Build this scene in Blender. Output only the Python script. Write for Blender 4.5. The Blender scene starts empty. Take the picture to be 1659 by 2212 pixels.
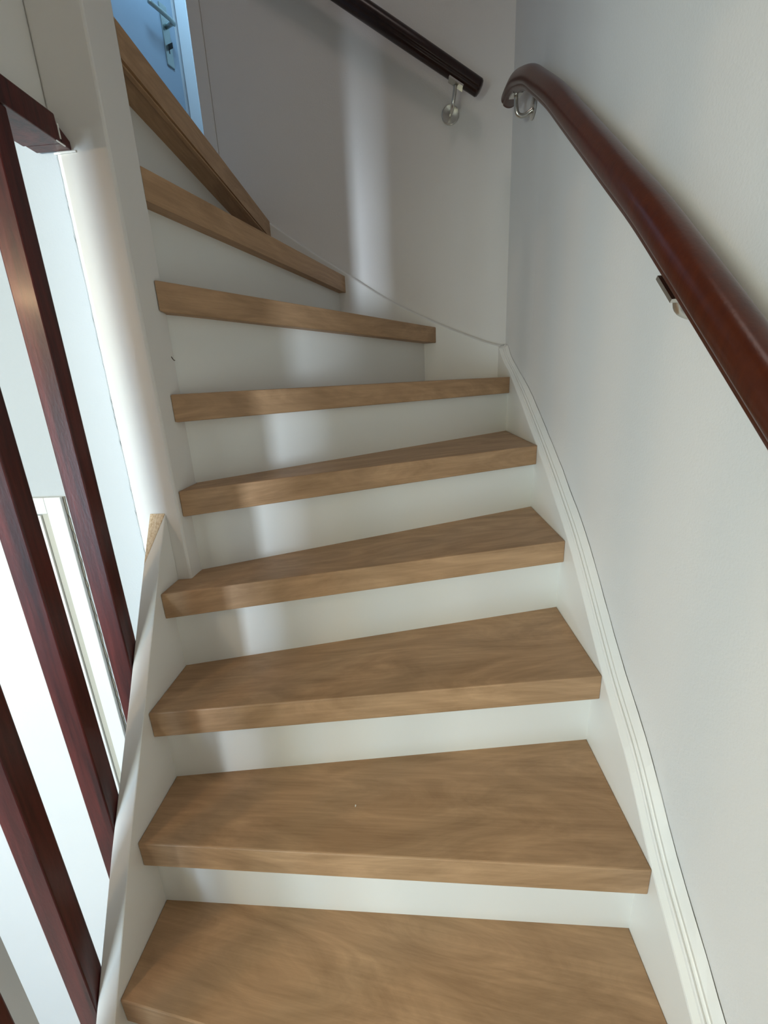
import bpy, bmesh, math, random
from mathutils import Vector, Matrix

# ------------------------------------------------------------------ camera
SC = bpy.context.scene
COL = SC.collection
ZO = 2.095                      # eye height above the hall floor
cd = bpy.data.cameras.new('camera')
cam = bpy.data.objects.new('camera', cd)
COL.objects.link(cam)
cd.sensor_fit = 'VERTICAL'
cd.sensor_height = 36.0
cd.lens = 36.0 * 936.407 / 2212.0
cd.clip_start = 0.02
cam.matrix_world = Matrix((
    (0.99760511, 0.03026849, 0.06219213, 0.0),
    (0.05077957, 0.28999724, -0.95567936, 0.0),
    (-0.04696252, 0.95654870, 0.28776571, ZO),
    (0, 0, 0, 1)))
SC.camera = cam

# ------------------------------------------------------------------ light
world = bpy.data.worlds.new('world')
SC.world = world
world.use_nodes = True
world.node_tree.nodes['Background'].inputs[0].default_value = (0.75, 0.85, 1.0, 1)
world.node_tree.nodes['Background'].inputs[1].default_value = 0.1
SC.view_settings.view_transform = 'Standard'
SC.view_settings.look = 'None'
SC.view_settings.gamma = 1.0
SC.view_settings.use_curve_mapping = False
SC.view_settings.exposure = 0.40


def area(name, loc, target, sx, sy, power, color, spread=180):
    l = bpy.data.lights.new(name, 'AREA')
    l.shape = 'RECTANGLE'
    l.size, l.size_y = sx, sy
    l.energy = power
    l.color = color
    l.spread = math.radians(spread)
    o = bpy.data.objects.new(name, l)
    COL.objects.link(o)
    o.location = (loc[0], loc[1], loc[2] + ZO)
    d = Vector(target) - Vector(loc)
    o.rotation_euler = d.to_track_quat('-Z', 'Y').to_euler()
    return o


# daylight through the hall window, beyond the balusters on the left
area('hall_window_light', (-1.7, -1.9, -0.6), (-0.3, 0.75, -0.5), 0.9, 1.2, 48, (0.60, 0.80, 0.98))
# narrow glazed strip of the front door
area('door_strip_light', (-1.0, -2.2, -0.30), (0.25, 1.79, 0.5), 0.10, 0.9, 12, (0.74, 0.87, 1.0), 46)
# added fill light on the hall side, no fixture there
area('hall_fill_light', (-1.0, -0.9, 0.1), (0.4, 0.6, -0.4), 0.6, 0.4, 10.5, (1.0, 0.98, 0.64))
# daylight on the upper landing
area('landing_light', (-0.74, 2.06, 2.15), (-1.05, 2.45, 1.3), 0.25, 0.25, 5.0, (0.36, 0.68, 1.0))
# added warm fill high in the stairwell, lifting the back wall
area('stairwell_fill_light', (0.0, 0.3, 2.75), (0.0, 0.9, 0.0), 0.5, 0.5, 2.9, (1.0, 0.86, 0.80))
# warm hall lamp under the ceiling
pl = bpy.data.lights.new('hall_lamp_light', 'POINT')
pl.energy = 6.5
pl.color = (1.0, 0.66, 0.36)
pl.shadow_soft_size = 0.03
po = bpy.data.objects.new('hall_lamp_light', pl)
COL.objects.link(po)
po.location = (-1.376, -0.34, 0.355 + ZO)

# ------------------------------------------------------------------ materials


def nodes(name):
    m = bpy.data.materials.new(name)
    m.use_nodes = True
    nt = m.node_tree
    return m, nt, nt.nodes['Principled BSDF']


def ramp(nt, src, stops):
    r = nt.nodes.new('ShaderNodeValToRGB')
    el = r.color_ramp.elements
    el[0].position, el[0].color = stops[0][0], (*stops[0][1], 1)
    el[1].position, el[1].color = stops[-1][0], (*stops[-1][1], 1)
    for p, c in stops[1:-1]:
        e = el.new(p)
        e.color = (*c, 1)
    nt.links.new(src, r.inputs[0])
    return r.outputs[0]


def noise(nt, vec, scale, detail=4, rough=0.5, dist=0.0):
    n = nt.nodes.new('ShaderNodeTexNoise')
    n.inputs['Scale'].default_value = scale
    n.inputs['Detail'].default_value = detail
    n.inputs['Roughness'].default_value = rough
    n.inputs['Distortion'].default_value = dist
    nt.links.new(vec, n.inputs['Vector'])
    return n.outputs[0]


def bump(nt, bsdf, h, strength, dist):
    b = nt.nodes.new('ShaderNodeBump')
    b.inputs['Strength'].default_value = strength
    b.inputs['Distance'].default_value = dist
    nt.links.new(h, b.inputs['Height'])
    nt.links.new(b.outputs[0], bsdf.inputs['Normal'])


def mapping(nt, out, scale):
    m = nt.nodes.new('ShaderNodeMapping')
    m.inputs['Scale'].default_value = scale
    nt.links.new(out, m.inputs[0])
    return m.outputs[0]


def geo(nt):
    return nt.nodes.new('ShaderNodeNewGeometry').outputs['Position']


def paint(name, col, rough=0.5, scale=90, strength=0.25, dist=0.0008, var=0.03):
    m, nt, b = nodes(name)
    g = geo(nt)
    c = ramp(nt, noise(nt, g, 3.0, 3), [(0.3, tuple(x * (1 - var) for x in col)), (0.7, col)])
    nt.links.new(c, b.inputs['Base Color'])
    b.inputs['Roughness'].default_value = rough
    if strength:
        bump(nt, b, noise(nt, g, scale, 3), strength, dist)
    return m


def wood(name, dark, light, rough=0.5):
    m, nt, b = nodes(name)
    uv = nt.nodes.new('ShaderNodeUVMap').outputs[0]
    fine = noise(nt, mapping(nt, uv, (3.0, 110.0, 1)), 1.5, 6, 0.65, 0.4)
    broad = noise(nt, mapping(nt, uv, (3.2, 13.0, 1)), 1.0, 6, 0.62, 2.2)
    mx = nt.nodes.new('ShaderNodeMix')
    mx.inputs[0].default_value = 0.70
    nt.links.new(fine, mx.inputs[2])
    nt.links.new(broad, mx.inputs[3])
    c = ramp(nt, mx.outputs[0], [(0.30, dark), (0.5, tuple((a + d) / 2 for a, d in zip(dark, light))), (0.68, light)])
    nt.links.new(c, b.inputs['Base Color'])
    b.inputs['Roughness'].default_value = rough
    bump(nt, b, fine, 0.12, 0.0006)
    return m


def varnish(name, a, c2, rough=0.22):
    m, nt, b = nodes(name)
    g = geo(nt)
    n = noise(nt, mapping(nt, g, (70, 70, 5)), 1.0, 5, 0.6, 0.3)
    c = ramp(nt, n, [(0.3, a), (0.7, c2)])
    nt.links.new(c, b.inputs['Base Color'])
    b.inputs['Roughness'].default_value = rough
    b.inputs['Coat Weight'].default_value = 0.08
    b.inputs['Coat Roughness'].default_value = 0.15
    b.inputs['Specular IOR Level'].default_value = 0.36
    bump(nt, b, noise(nt, mapping(nt, g, (1, 1, 0.35)), 260, 3), 0.25, 0.0006)
    return m


def plaster(name, col):
    m, nt, b = nodes(name)
    g = geo(nt)
    c = ramp(nt, noise(nt, g, 1.7, 3), [(0.3, tuple(x * 0.97 for x in col)), (0.7, col)])
    nt.links.new(c, b.inputs['Base Color'])
    b.inputs['Roughness'].default_value = 0.75
    bump(nt, b, noise(nt, g, 230, 4, 0.6), 0.35, 0.0012)
    return m


WALL = plaster('wall_paint', (0.80, 0.79, 0.78))
WALLB = plaster('wall_paint_back', (0.80, 0.77, 0.74))
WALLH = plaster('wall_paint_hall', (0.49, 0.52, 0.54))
WHITE = paint('white_trim_paint', (0.82, 0.81, 0.78), 0.38, 60, 0.12)
POSTM = paint('newel_paint', (0.80, 0.78, 0.75), 0.42, 45, 0.3)
RISER = paint('riser_board', (0.80, 0.80, 0.77), 0.30, 200, 0.08, 0.0003)
OAK = wood('oak_laminate', (0.27, 0.155, 0.076), (0.52, 0.325, 0.180), 0.5)
OAKD = wood('oak_laminate_dark', (0.16, 0.09, 0.05), (0.27, 0.165, 0.10), 0.5)
MAHO = varnish('mahogany_varnish', (0.024, 0.004, 0.004), (0.100, 0.016, 0.013), 0.32)
MAHR = varnish('mahogany_rail', (0.050, 0.009, 0.003), (0.078, 0.015, 0.004), 0.28)
MAHD = varnish('dark_rail', (0.014, 0.005, 0.004), (0.028, 0.009, 0.006), 0.30)  # darker varnish tone for the back-wall rail
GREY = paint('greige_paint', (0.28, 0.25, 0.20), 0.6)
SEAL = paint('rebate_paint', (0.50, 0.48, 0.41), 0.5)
DOORW = paint('door_paint', (0.84, 0.84, 0.83), 0.35, 30, 0.05)
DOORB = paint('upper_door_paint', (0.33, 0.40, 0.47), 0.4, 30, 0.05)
CEIL = paint('ceiling_paint', (0.78, 0.78, 0.77), 0.8)
FLOORM = paint('hall_floor_finish', (0.42, 0.38, 0.33), 0.5)
RAW, nt, b = nodes('raw_pine')
c = ramp(nt, noise(nt, mapping(nt, geo(nt), (300, 300, 60)), 1.0, 4, 0.7), [(0.35, (0.62, 0.42, 0.24)), (0.6, (0.86, 0.70, 0.50))])
nt.links.new(c, b.inputs['Base Color'])
b.inputs['Roughness'].default_value = 0.8
STEEL, nt, b = nodes('brushed_steel')
b.inputs['Base Color'].default_value = (0.62, 0.60, 0.55, 1)
b.inputs['Metallic'].default_value = 1.0
b.inputs['Roughness'].default_value = 0.28
PLATE, nt, b = nodes('handle_metal')
b.inputs['Base Color'].default_value = (0.38, 0.44, 0.42, 1)
b.inputs['Metallic'].default_value = 0.9
b.inputs['Roughness'].default_value = 0.35
BLACK, nt, b = nodes('dark_hole')
b.inputs['Base Color'].default_value = (0.01, 0.01, 0.01, 1)
SCUFF_SHADE, nt, b = nodes('scuff_mark')  # dark brown for the newel scuff and the painted gap shadow
b.inputs['Base Color'].default_value = (0.10, 0.07, 0.05, 1)

# ------------------------------------------------------------------ helpers


def link(name, bm, mat, parent=None, smooth=False, uvdir=None):
    bmesh.ops.recalc_face_normals(bm, faces=bm.faces)
    if uvdir is not None:
        uvl = bm.loops.layers.uv.new('UVMap')
        d, seed = uvdir
        p = (-d[1], d[0])
        for f in bm.faces:
            for l in f.loops:
                c = l.vert.co
                l[uvl].uv = (c.x * d[0] + c.y * d[1] + seed, c.x * p[0] + c.y * p[1] + (c.z - ZO) + seed * 1.7)
    me = bpy.data.meshes.new(name)
    bm.to_mesh(me)
    bm.free()
    me.materials.append(mat)
    if smooth:
        for q in me.polygons:
            q.use_smooth = True
    o = bpy.data.objects.new(name, me)
    COL.objects.link(o)
    if parent is not None:
        o.parent = parent
        if parent.location.length:
            o.matrix_parent_inverse = Matrix.Translation(-parent.location)
    return o


def V(x, y, z):
    return Vector((x, y, z + ZO))


def box(x0, x1, y0, y1, z0, z1, bev=0.0, bm=None):
    bm = bm or bmesh.new()
    vs = [bm.verts.new(V(x, y, z)) for z in (z0, z1) for x, y in ((x0, y0), (x1, y0), (x1, y1), (x0, y1))]
    for f in ((0, 1, 2, 3), (4, 5, 6, 7), (0, 1, 5, 4), (1, 2, 6, 5), (2, 3, 7, 6), (3, 0, 4, 7)):
        bm.faces.new([vs[i] for i in f])
    if bev:
        bmesh.ops.bevel(bm, geom=bm.edges[:], offset=bev, segments=2, profile=0.5, affect='EDGES', clamp_overlap=True)
    return bm


def prism(top, bot, bev=0.0, segs=2):
    """closed solid between two vertex rings of equal length"""
    bm = bmesh.new()
    a = [bm.verts.new(V(*p)) for p in top]
    b_ = [bm.verts.new(V(*p)) for p in bot]
    n = len(a)
    bm.faces.new(a)
    bm.faces.new(b_[::-1])
    for i in range(n):
        bm.faces.new((a[i], b_[i], b_[(i + 1) % n], a[(i + 1) % n]))
    if bev:
        bmesh.ops.bevel(bm, geom=bm.edges[:], offset=bev, segments=segs, profile=0.5, affect='EDGES', clamp_overlap=True)
    return bm


def loft(rings, close_ring=True, caps=True):
    bm = bmesh.new()
    vr = [[bm.verts.new(V(*p)) for p in r] for r in rings]
    n = len(vr[0])
    for a, b_ in zip(vr[:-1], vr[1:]):
        for i in range(n if close_ring else n - 1):
            j = (i + 1) % n
            bm.faces.new((a[i], a[j], b_[j], b_[i]))
    if caps and close_ring:
        bm.faces.new(vr[0][::-1])
        bm.faces.new(vr[-1])
    return bm


def smooth_path(pts, sub=6):
    out = []
    P = [Vector(p) for p in pts]
    for i in range(len(P) - 1):
        p0 = P[max(i - 1, 0)]
        p1, p2 = P[i], P[i + 1]
        p3 = P[min(i + 2, len(P) - 1)]
        for k in range(sub):
            t = k / sub
            out.append(0.5 * ((2 * p1) + (-p0 + p2) * t + (2 * p0 - 5 * p1 + 4 * p2 - p3) * t * t + (-p0 + 3 * p1 - 3 * p2 + p3) * t ** 3))
    out.append(P[-1])
    return out


def sweep(path, profile, taper=None):
    """profile: list of (side, up); up kept near vertical"""
    rings = []
    n = len(path)
    for i, p in enumerate(path):
        t = (path[min(i + 1, n - 1)] - path[max(i - 1, 0)]).normalized()
        side = t.cross(Vector((0, 0, 1))).normalized()
        up = side.cross(t).normalized()
        s = taper[i] if taper else 1.0
        rings.append([tuple(p + side * a * s + up * b_ * s) for a, b_ in profile])
    return loft(rings)


def circ(r, n=16):
    return [(r * math.cos(2 * math.pi * i / n), r * math.sin(2 * math.pi * i / n)) for i in range(n)]


def empty(name, loc, label=None, cat=None, group=None):
    o = bpy.data.objects.new(name, None)
    COL.objects.link(o)
    o.location = V(*loc)
    if label:
        o['label'] = label
    if cat:
        o['category'] = cat
    if group:
        o['group'] = group
    return o


def struct(name, bm, mat, label=None, parent=None, smooth=False, uvdir=None):
    o = link(name, bm, mat, parent, smooth, uvdir)
    if parent is None:
        o['kind'] = 'structure'
    if label:
        o['label'] = label
    return o


def interp(tab, t):
    tab = sorted(tab)
    if t <= tab[0][0]:
        a, b_ = tab[0], tab[1]
    elif t >= tab[-1][0]:
        a, b_ = tab[-2], tab[-1]
    else:
        for a, b_ in zip(tab[:-1], tab[1:]):
            if a[0] <= t <= b_[0]:
                break
    return a[1] + (b_[1] - a[1]) * (t - a[0]) / (b_[0] - a[0])


# ------------------------------------------------------------------ key measures
H = 0.19
TH = 0.055


def zt(k):                      # top of tread k (k = 1 is the lowest one seen whole)
    return -0.9548 + (k - 1) * H


XS = -0.503                     # stair face of the open-side string
SF = lambda y: interp([(-1, 0.366), (1.30, 0.366), (1.64, 0.362), (1.757, 0.346)], y)      # face of wall string
WX = lambda y: interp([(-3, 0.4035), (1.15, 0.4035), (1.5, 0.399), (1.79, 0.379)], y)     # right wall surface
YBF, YBW = 1.757, 1.790         # back string face, back wall surface
TOPZ = 2.9
FLOOR = -ZO

# ------------------------------------------------------------------ shell
ys = [-2.39, 1.15, 1.5, 1.65, 1.79]
bm = bmesh.new()
pts = [(WX(y), y) for y in ys]
ring = pts + [(0.55, 1.79), (0.55, -2.39)]
bm = prism([(x, y, TOPZ) for x, y in ring], [(x, y, FLOOR) for x, y in ring])
struct('wall_right', bm, WALL, 'white plastered wall right of the stairs carrying the long bent handrail')
struct('wall_back', box(-0.634, 0.55, YBW + 0.0005, 1.93, FLOOR, TOPZ), WALLB, 'white plastered wall behind the turn of the stairs')
struct('trim_1', box(-0.678, -0.6355, YBW - 0.002, 1.93, 0.565, TOPZ, 0.0015), WALLB, 'narrow white corner board ending the back wall beside the upper door')
# wall under the upper landing, left of the newel, and its corner
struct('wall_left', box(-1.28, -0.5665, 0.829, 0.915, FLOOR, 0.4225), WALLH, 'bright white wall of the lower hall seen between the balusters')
struct('entry_light_blocker', box(-0.72, 0.395, -1.0, -0.9, FLOOR, TOPZ), WALL)  # unseen slab added to cut off the strip light on its right
struct('pier_light_blocker', box(-1.16, -0.900, -1.6, -1.5, FLOOR, 0.4235), WALL)  # unseen slab added to keep the strip light off the hall wall
struct('wall_hall', box(-2.7, 0.55, -2.5, -2.4, FLOOR, TOPZ), WALL)
struct('wall_side', box(-2.8, -2.7, -2.5, 2.6, FLOOR, TOPZ), WALL)
struct('wall_far', box(-2.7, -1.17, 1.5, 1.56, FLOOR, 0.4225), GREY, 'grey-beige wall at the lower left corner')
struct('floor', box(-2.7, 0.40, -2.4, 1.75, FLOOR - 0.05, FLOOR), FLOORM)
bm = box(-2.7, -0.601, -2.39, 0.9165, 0.424, 0.565)
box(-2.7, -0.642, 0.9175, 2.559, 0.424, 0.565, bm=bm)
struct('ceiling_hall', bm, CEIL)
struct('ceiling', box(-2.8, 0.55, -2.5, 2.6, TOPZ, TOPZ + 0.05), CEIL)
struct('trim_2', box(-0.600, -0.5662, -2.35, 0.915, 0.424, 1.30, 0.001), WHITE, 'white fascia board above the dark top rail, left of the newel post')
# upper landing: far wall, short side partition
bm = box(-2.7, 0.55, 2.56, 2.6, 0.565, TOPZ)
struct('wall_landing', bm, WALL)
struct('wall_partition', box(-1.37, -1.32, 0.95, 1.73, 0.566, TOPZ), WALL)
struct('trim_3', box(-1.014, -0.960, 2.530, 2.559, 0.566, TOPZ - 0.01, 0.002), DOORW, 'bright white upright board behind the open upper door')

# ------------------------------------------------------------------ upper door, standing open
door = empty('door_1', (-1.312, 1.75, 0.566))
door['kind'] = 'structure'
door['label'] = 'blue-lit door standing open on the upper landing, with lever handle'
DD = Vector((0.360, 0.933, 0)).normalized()       # along the leaf, hinge to latch
DN = Vector((0.933, -0.360, 0))                   # its face, towards the stairs


def on_leaf(bm):
    """leaf space: x along the leaf, y outwards from its face, z up from eye height"""
    o = Vector((-1.312, 1.75, 0))
    for v in bm.verts:
        c = v.co.copy()
        v.co = o + DD * c.x + DN * c.y + Vector((0, 0, c.z))
    return bm


HB = 0.752
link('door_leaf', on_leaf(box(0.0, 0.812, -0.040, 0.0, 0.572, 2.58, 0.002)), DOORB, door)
pl_ = link('handle_plate', on_leaf(box(HB - 0.021, HB + 0.021, 0.0003, 0.006, 1.43, 1.655, 0.003)), PLATE, door)
pl_['label'] = 'long metal backplate with keyhole'
ls = link('lever_handle', on_leaf(sweep([Vector((HB, 0.006, 1.575)), Vector((HB, 0.050, 1.575))], circ(0.0095, 12))), PLATE, door, True)
pth = smooth_path([(HB + 0.008, 0.052, 1.575), (HB - 0.02, 0.056, 1.576), (HB - 0.07, 0.055, 1.578), (HB - 0.125, 0.052, 1.580)], 4)
link('lever', on_leaf(sweep(pth, [(a * 0.8, b_ * 1.1) for a, b_ in circ(0.009, 12)])), PLATE, ls, True)
link('keyhole', on_leaf(box(HB - 0.003, HB + 0.003, 0.0058, 0.0066, 1.478, 1.495)), BLACK, pl_)
link('key', on_leaf(box(HB - 0.0015, HB + 0.0015, 0.006, 0.030, 1.492, 1.512, 0.0005)), BLACK, pl_)

# ------------------------------------------------------------------ lower cupboard door in the hall wall
d2 = empty('door_2', (-1.0, 0.829, FLOOR))
d2['kind'] = 'structure'
d2['label'] = 'low white cupboard door in the bright hall wall behind the balusters'
link('door_frame', box(-0.750, -0.7145, 0.820, 0.8289, FLOOR, -0.195, 0.0015), DOORW, d2)
link('door_frame', box(-1.279, -0.7505, 0.820, 0.8289, -0.229, -0.195, 0.0015), DOORW, d2)
link('gap_shadow_strip', box(-0.7522, -0.7502, 0.8262, 0.8289, FLOOR, -0.2295), SCUFF_SHADE, d2)  # thin dark strip standing in for shadow in the frame gap
link('door_stop', box(-0.7675, -0.7524, 0.8265, 0.8289, FLOOR, -0.2295), SEAL, d2)['label'] = 'grey rebate strip'
link('door_leaf', box(-1.279, -0.7685, 0.822, 0.8289, FLOOR + 0.01, -0.233, 0.001), DOORW, d2)
# rough plaster edges along the frame and the newel
random.seed(4)
pp = []
y = FLOOR + 0.4
while y < -0.19:
    pp.append((-0.7118 + random.uniform(-0.0012, 0.0012), 0.8283, y))
    y += 0.012
link('plaster_edge', sweep([Vector(p) for p in pp], circ(0.0016, 6)), GREY, d2)['label'] = 'chipped unpainted plaster edge beside the frame'

# ------------------------------------------------------------------ staircase
st = empty('staircase', (0, 0.5, FLOOR), 'winding closed staircase with oak laminate treads, white risers and white strings', 'staircase')

FR = {0: 0.06, 1: 0.29, 2: 0.5155, 3: 0.744, 4: 0.992, 5: 1.262, 6: 1.622}
treads = {
    # front-left, front-right, back-right..., back-left ; optional z offsets for the left end
    0: [(XS, 0.31), (SF(0), 0.06), (SF(0), 0.34), (XS, 0.49)],
    1: [(XS, 0.427), (SF(0), 0.29), (SF(0), 0.565), (XS, 0.590)],
    2: [(XS, 0.543), (SF(0), 0.5155), (SF(0), 0.798), (XS, 0.698)],
    3: [(XS, 0.644), (SF(0), 0.744), (SF(0), 1.035), (XS, 0.807)],
    4: [(XS, 0.754), (SF(.9), 0.992), (SF(1.3), 1.308), (-0.473, 0.900), (-0.473, 0.825), (XS, 0.825)],
    5: [(-0.473, 0.836), (SF(1.26), 1.262), (SF(1.66), 1.664), (-0.473, 0.942)],
    6: [(-0.473, 0.873), (SF(1.62), 1.622), (0.3465, YBF), (0.03, YBF), (-0.473, 0.950)],
    7: [(-0.472, 0.888), (0.114, YBF), (-0.28, YBF), (-0.53, 0.92), (-0.472, 0.92)],
    8: [(-0.4732, 0.9186), (-0.4732, 0.914), (-0.2155, YBF), (-0.55, YBF), (-0.55, 0.9185)],
    9: [(-0.4732, 0.9186), (-0.4732, 0.914), (-0.4725, YBF), (-0.640, YBF), (-0.640, 0.9185)],
}
dz = {7: {0: 0.0197, 3: 0.02, 4: 0.018}, 8: {0: 0.022, 1: 0.022, 4: 0.022}, 9: {0: 0.043, 1: 0.043, 4: 0.043}}
names = {9: 'top tread forming the landing nosing'}
tread_objs = {}
for k, poly in treads.items():
    off = dz.get(k, {})
    z = zt(k)
    top = [(x, y, z + off.get(i, 0)) for i, (x, y) in enumerate(poly)]
    bot = [(x, y, z - TH + off.get(i, 0)) for i, (x, y) in enumerate(poly)]
    bm = prism(top, bot, 0.0024, 2)
    fi = {8: (1, 2), 9: (1, 2)}.get(k, (0, 1))
    d = Vector(poly[fi[1]]) - Vector(poly[fi[0]])
    d.normalize()
    o = link('tread', bm, OAK, st, uvdir=((d.x, d.y), k * 3.37))
    tread_objs[k] = o
# laminate lip under the nosing of the two uppermost treads
for k, (a, b_) in {9: ((-0.4745, 0.914), (-0.4725, YBF - 0.001))}.items():
    z0, z1 = zt(k) - TH + 0.043, zt(k) - TH
    d = (Vector(b_) - Vector(a)).normalized()
    n = Vector((-d.y, d.x))
    ring = [(a, 0.0025), (b_, 0.0025), (b_, 0.012), (a, 0.012)]
    P = [Vector(q) + n * w for q, w in ring]
    zz = [z0, z1, z1, z0]
    bm = prism([(p.x, p.y, z - 0.001) for p, z in zip(P, zz)], [(p.x, p.y, z - 0.005) for p, z in zip(P, zz)], 0.0008, 1)
    link('nosing_strip', bm, OAK, tread_objs[k], uvdir=((d.x, d.y), 1.3))

link('paint_speck', box(-0.1225, -0.1205, 0.6175, 0.6215, zt(2) - 0.0002, zt(2) + 0.0006), WHITE, tread_objs[2])
risers = {
    0: ((XS, 0.49), (SF(0), 0.325)),
    1: ((XS, 0.572), (SF(0), 0.547)),
    2: ((XS, 0.680), (SF(0), 0.780)),
    3: ((XS, 0.789), (SF(0), 1.017)),
    4: ((-0.4770, 0.871), (SF(1.29), 1.290)),
    5: ((-0.4770, 0.911), (SF(1.646), 1.646)),
    6: ((-0.4770, 0.921), (0.069, YBF)),
    7: ((-0.500, 0.925), (-0.241, YBF)),
    8: ((-0.533, 0.925), (-0.533, YBF)),
}
for k, (a, b_) in risers.items():
    a, b_ = Vector(a), Vector(b_)
    d = (b_ - a).normalized()
    n = Vector((-d.y, d.x)) * 0.012
    za = zt(k) + dz.get(k, {}).get(1 if k > 7 else 0, 0) - (0.002 if k > 6 else 0)
    zb = zt(k + 1) - TH
    zc = zb + dz.get(k + 1, {}).get(0, 0)
    z0 = zt(k)
    ring_b = [(a.x, a.y, za), (b_.x, b_.y, z0), (b_.x + n.x, b_.y + n.y, z0), (a.x + n.x, a.y + n.y, za)]
    if k in (6, 7, 8):
        ring_b[2] = (b_.x + n.x, b_.y, z0)
    ring_t = [(p[0], p[1], q) for p, q in zip(ring_b, (zc, zb, zb, zc))]
    o = link('riser', prism(ring_t, ring_b), RISER, st)
    if k < 6:
        e = b_ - d * 0.0015
        link('caulk_bead', sweep([Vector((e.x, e.y, z0 + 0.001)), Vector((e.x, e.y, zb - 0.001))], circ(0.0022, 6)), WHITE, o, True)

# --- wall string on the right: swept moulded top
face_top = [(-1.2, -2.60), (0.2, -1.065), (0.385, -0.875), (0.517, -0.768), (0.625, -0.662), (0.741, -0.577), (0.946, -0.403),
            (1.076, -0.316), (1.235, -0.219), (1.467, -0.086), (1.625, 0.005), (1.70, 0.05), (1.757, 0.103)]
# profile: share of the way from face to wall, rise
PROF = [(0.0, 0.0), (0.03, 0.003), (0.27, 0.0085), (0.30, 0.0125), (0.345, 0.0145), (0.40, 0.0135), (0.44, 0.0115),
        (0.49, 0.0145), (0.55, 0.0165), (0.61, 0.0150), (0.64, 0.0150), (0.955, 0.0285), (0.985, 0.0262), (0.99, 0.022)]
yy = []
y = -0.2
while y < 1.757:
    yy.append(y)
    y += 0.03
yy.append(1.757)
P3 = smooth_path([(0, a, b_) for a, b_ in face_top], 8)
tab = [(p.y, p.z) for p in P3]
random.seed(7)
rings = []
for y in yy:
    z = interp(tab, y)
    f = max(0.0, min(1.0, (y - 1.45) / 0.30))
    yf = y
    r = []
    for s, rise in PROF:
        rr = rise * (1 - 0.62 * f)
        jit = random.uniform(-0.0013, 0.0013) if s > 0.9 else 0
        ye = yf + (0.031 * s if y > 1.756 else 0)
        xf, xw = SF(yf), WX(ye) - 0.0002
        r.append((xf + (xw - xf) * s - abs(jit) * 0.8, ye, z + rr + jit))
    bottom = z - 0.42
    r.append((WX(yf) - 0.003, ye, bottom))
    r.append((SF(yf), yf, bottom))
    rings.append(r)
o = link('wall_string', loft(rings), WHITE, st)
o['label'] = 'white moulded string along the right wall'

# --- wall string on the back wall
btab = [(-0.642, 0.69), (-0.47, 0.553), (-0.33, 0.456), (-0.19, 0.366), (-0.10, 0.307), (-0.025, 0.263), (0.077, 0.212), (0.145, 0.180),
        (0.282, 0.124), (0.346, 0.103)]
rings = []
xx = [-0.474 + i * (0.3755 + 0.474) / 28 for i in range(29)]
for x in xx:
    z = interp(btab, min(x, 0.346))
    xe = x
    xa = min(x, 0.346)
    prof = [(0.0, 0.0), (0.02, 0.003), (0.25, 0.006), (0.40, 0.0095), (0.95, 0.012), (0.955, 0.004)]
    r = [(xa + (xe - xa) * s, YBF + (YBW - YBF) * s, z + rr + (random.uniform(-0.0005, 0.0005) if s > 0.9 else 0)) for s, rr in prof]
    r += [(xe, YBW - 0.002, z - 0.36), (xa, YBF, z - 0.36)]
    rings.append(r)
o = link('wall_string', loft(rings), WHITE, st)
o['label'] = 'white string rising along the back wall'

# --- open-side string on the left
ltab = [(0.826, -0.238), (0.818, -0.252), (0.766, -0.337), (0.687, -0.474), (0.652, -0.537), (0.523, -0.757), (0.408, -0.973), (0.0, -1.74)]
XO = -0.535
rings = []
ly = [0.8255, 0.818, 0.792, 0.766, 0.727, 0.687, 0.652, 0.6, 0.523, 0.46, 0.408, 0.3, 0.2, 0.1, 0.0]
for y in ly:
    z = interp(ltab, y)
    rings.append([(XS, y, z - 0.0015), (XS - 0.0015, y, z), (XO + 0.0015, y, z), (XO, y, z - 0.0015), (XO, y, max(z - 0.34, FLOOR + 0.001)), (XS, y, max(z - 0.34, FLOOR + 0.001))])
o = link('outer_string', loft(rings), WHITE, st)
o['label'] = 'white string on the open side, below the balusters'
bm = bmesh.new()
tri = [(XS - 0.001, 0.8250, -0.2375), (XO + 0.0005, 0.8250, -0.2375), (XO + 0.0005, 0.772, interp(ltab, 0.772) + 0.0008)]
b2 = prism(tri, [(x, y, z - 0.006) for x, y, z in tri])
link('raw_wood_end', b2, RAW, o)['label'] = 'bare unpainted wood at the top end'

# --- newel post: square 92 mm, upper half cased slightly proud
link('newel_post', box(-0.5655, -0.4735, 0.826, 0.918, FLOOR, 1.55, 0.004), POSTM, st)['label'] = 'square white newel post'
random.seed(11)
pp = []
z = -0.42
while z < 0.388:
    pp.append(Vector((-0.5655 + random.uniform(-0.0008, 0.0008), 0.8275, z)))
    z += 0.016
link('caulk_bead', sweep(pp, circ(0.0018, 6)), WALLH, st)['label'] = 'ragged white caulk line left of the newel'
link('paint_run', sweep([Vector((-0.567, 0.8245, 0.3835)), Vector((-0.55, 0.8245, 0.3845)), Vector((-0.53, 0.8248, 0.385))], circ(0.0018, 6)), WHITE, st)
link('scuff_mark', sweep([Vector(p) for p in [(-0.4728, 0.905, 0.068), (-0.4727, 0.909, 0.064), (-0.4728, 0.913, 0.0615), (-0.4727, 0.916, 0.0615)]], circ(0.0009, 5)), SCUFF_SHADE, st)['label'] = 'small dark scuff'

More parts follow.
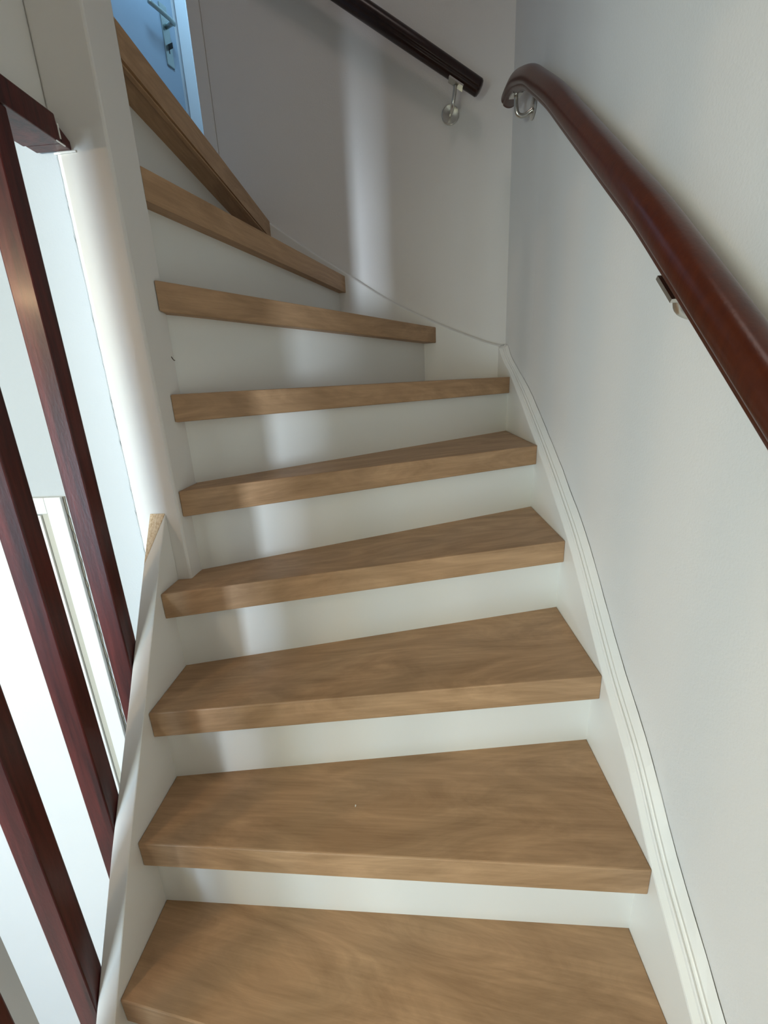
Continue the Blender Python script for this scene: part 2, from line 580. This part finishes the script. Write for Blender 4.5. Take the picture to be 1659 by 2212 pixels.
# ------------------------------------------------------------------ balustrade
ba = empty('balustrade', (-0.556, 0.55, -1.1), 'dark red mahogany balustrade of square balusters on the open left side', 'balustrade')
for y0, zb in ((0.672, -0.80), (0.540, -1.05), (0.416, -1.25), (0.293, -1.45), (0.170, -1.68), (0.047, -1.90)):
    bm = box(-0.575, -0.5365, y0, y0 + 0.031, zb, 0.3845, 0.0022)
    link('baluster', bm, MAHO, ba)
rl = link('top_rail', prism(
    [(-0.600, -1.9, 0.423), (-0.535, -1.9, 0.423), (-0.535, 0.798, 0.423), (-0.600, 0.798, 0.423)],
    [(-0.600, -1.9, 0.385), (-0.535, -1.9, 0.385), (-0.535, 0.801, 0.385), (-0.600, 0.801, 0.385)], 0.002), MAHO, ba)
rl['label'] = 'dark red rail along the top of the balusters'
link('rail_end_block', prism(
    [(-0.597, 0.8015, 0.411), (-0.536, 0.8015, 0.411), (-0.536, 0.8245, 0.398), (-0.597, 0.8245, 0.398)],
    [(-0.597, 0.8015, 0.386), (-0.536, 0.8015, 0.386), (-0.536, 0.8245, 0.386), (-0.597, 0.8245, 0.386)], 0.0015), MAHO, ba)

o = link('paint_drip', box(-0.5351, -0.5342, 0.7985, 0.8010, 0.391, 0.411), WHITE, rl)
link('paint_drip', box(-0.5360, -0.5342, 0.790, 0.808, 0.3842, 0.3856), WHITE, rl)

# ------------------------------------------------------------------ handrails
prof = []
for i in range(56):
    a = 2 * math.pi * i / 56
    c_, s_ = math.cos(a), math.sin(a)
    r = 1.0
    # shallow groove on both flanks
    for g in (math.radians(-28), math.radians(208)):
        dd = (a - g + math.pi) % (2 * math.pi) - math.pi
        r -= 0.16 * math.exp(-(dd / 0.10) ** 2)
    prof.append((0.0255 * c_ * r, 0.0255 * s_ * r))


def tapers(n):
    t = [1.0] * n
    for i, v in enumerate((0.45, 0.80, 0.94)):
        t[i] = v
        t[-1 - i] = v
    return t


hr = empty('handrail', (0.36, 1.0, 0.35), 'reddish-brown varnished handrail on the right wall, bent level at its upper end', 'handrail')
pth = [(0.340, 1.660, 0.812), (0.340, 1.640, 0.812), (0.340, 1.56, 0.800), (0.340, 1.489, 0.771), (0.340, 1.40, 0.726), (0.340, 1.319, 0.672), (0.340, 1.181, 0.576), (0.340, 1.065, 0.486),
       (0.340, 0.942, 0.390), (0.340, 0.823, 0.297), (0.340, 0.713, 0.211), (0.340, 0.617, 0.130), (0.340, 0.531, 0.056), (0.340, 0.45, -0.014),
       (0.340, 0.2, -0.23), (0.340, -0.3, -0.66)]
P = smooth_path(pth, 5)
e0 = P[0]
dd = (P[0] - P[2]).normalized()
P = [e0 + dd * 0.009, e0 + dd * 0.007, e0 + dd * 0.002] + P[1:]
dd = (P[-1] - P[-3]).normalized()
P += [P[-1] + dd * 0.002, P[-1] + dd * 0.006, P[-1] + dd * 0.009]
o = link('rail', sweep(P, prof, tapers(len(P))), MAHR, hr, True)

hl = empty('handrail', (0.1, 1.76, 0.98), 'straight dark handrail on the back wall above the turn of the stairs', 'handrail')
a, b_ = Vector((-0.62, 1.725, 1.427)), Vector((0.262, 1.725, 0.876))
d = (b_ - a).normalized()
P = [a, a + d * 0.003, a + d * 0.008] + [a + (b_ - a) * t for t in (0.25, 0.5, 0.75)] + [b_ - d * 0.008, b_ - d * 0.003, b_]
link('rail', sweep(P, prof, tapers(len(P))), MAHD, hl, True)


def disc(center, normal, r, th, n=24):
    nrm = Vector(normal).normalized()
    c_ = Vector(center)
    rings = []
    u = nrm.cross(Vector((0, 0, 1))).normalized()
    v = nrm.cross(u)
    for s, h in ((1.0, 0.0), (1.0, th * 0.6), (0.93, th), (0.25, th * 1.25)):
        rings.append([tuple(c_ + nrm * h + u * (r * s * math.cos(2 * math.pi * i / n)) + v * (r * s * math.sin(2 * math.pi * i / n))) for i in range(n)])
    return loft(rings)


def bracket(parent, ros, nrm, arm, sad_c, sad_dir):
    g = link('bracket', sweep(smooth_path(arm, 6), circ(0.0062, 12)), STEEL, parent, True)
    g['label'] = 'brushed steel wall bracket'
    link('rosette', disc(ros, nrm, 0.029, 0.004), STEEL, g)
    d = Vector(sad_dir).normalized()
    side = d.cross(Vector((0, 0, 1))).normalized()
    up = side.cross(d).normalized()
    c_ = Vector(sad_c)
    rr = []
    for t in (-0.026, 0.026):
        rr.append([tuple(c_ + d * t + side * s + up * h) for s, h in ((-0.015, -0.0015), (0.015, -0.0015), (0.015, 0.0035), (-0.015, 0.0035))])
    bm = loft(rr)
    link('saddle_plate', bm, STEEL, g)


# back wall bracket
bracket(hl, (0.172, YBW - 0.0008, 0.846), (0, -1, 0), [(0.172, 1.787, 0.846), (0.172, 1.755, 0.838), (0.176, 1.730, 0.850), (0.182, 1.725, 0.892)],
        (0.183, 1.725, 0.8955), (0.848, 0, -0.53))
# right wall, upper bracket
wx = WX(1.575)
bracket(hr, (wx - 0.0008, 1.575, 0.746), (-1, 0, 0), [(wx - 0.002, 1.575, 0.742), (0.365, 1.575, 0.728), (0.345, 1.572, 0.735), (0.340, 1.570, 0.775)],
        (0.340, 1.570, 0.7755), (0, 1, 0.22))
# right wall, lower bracket
wx = WX(0.655)
bracket(hr, (wx - 0.0008, 0.640, 0.064), (-1, 0, 0), [(wx - 0.002, 0.640, 0.064), (0.375, 0.636, 0.064), (0.352, 0.628, 0.072), (0.343, 0.618, 0.092)],
        (0.338, 0.6165, 0.0935), (0, 0.76, 0.65))
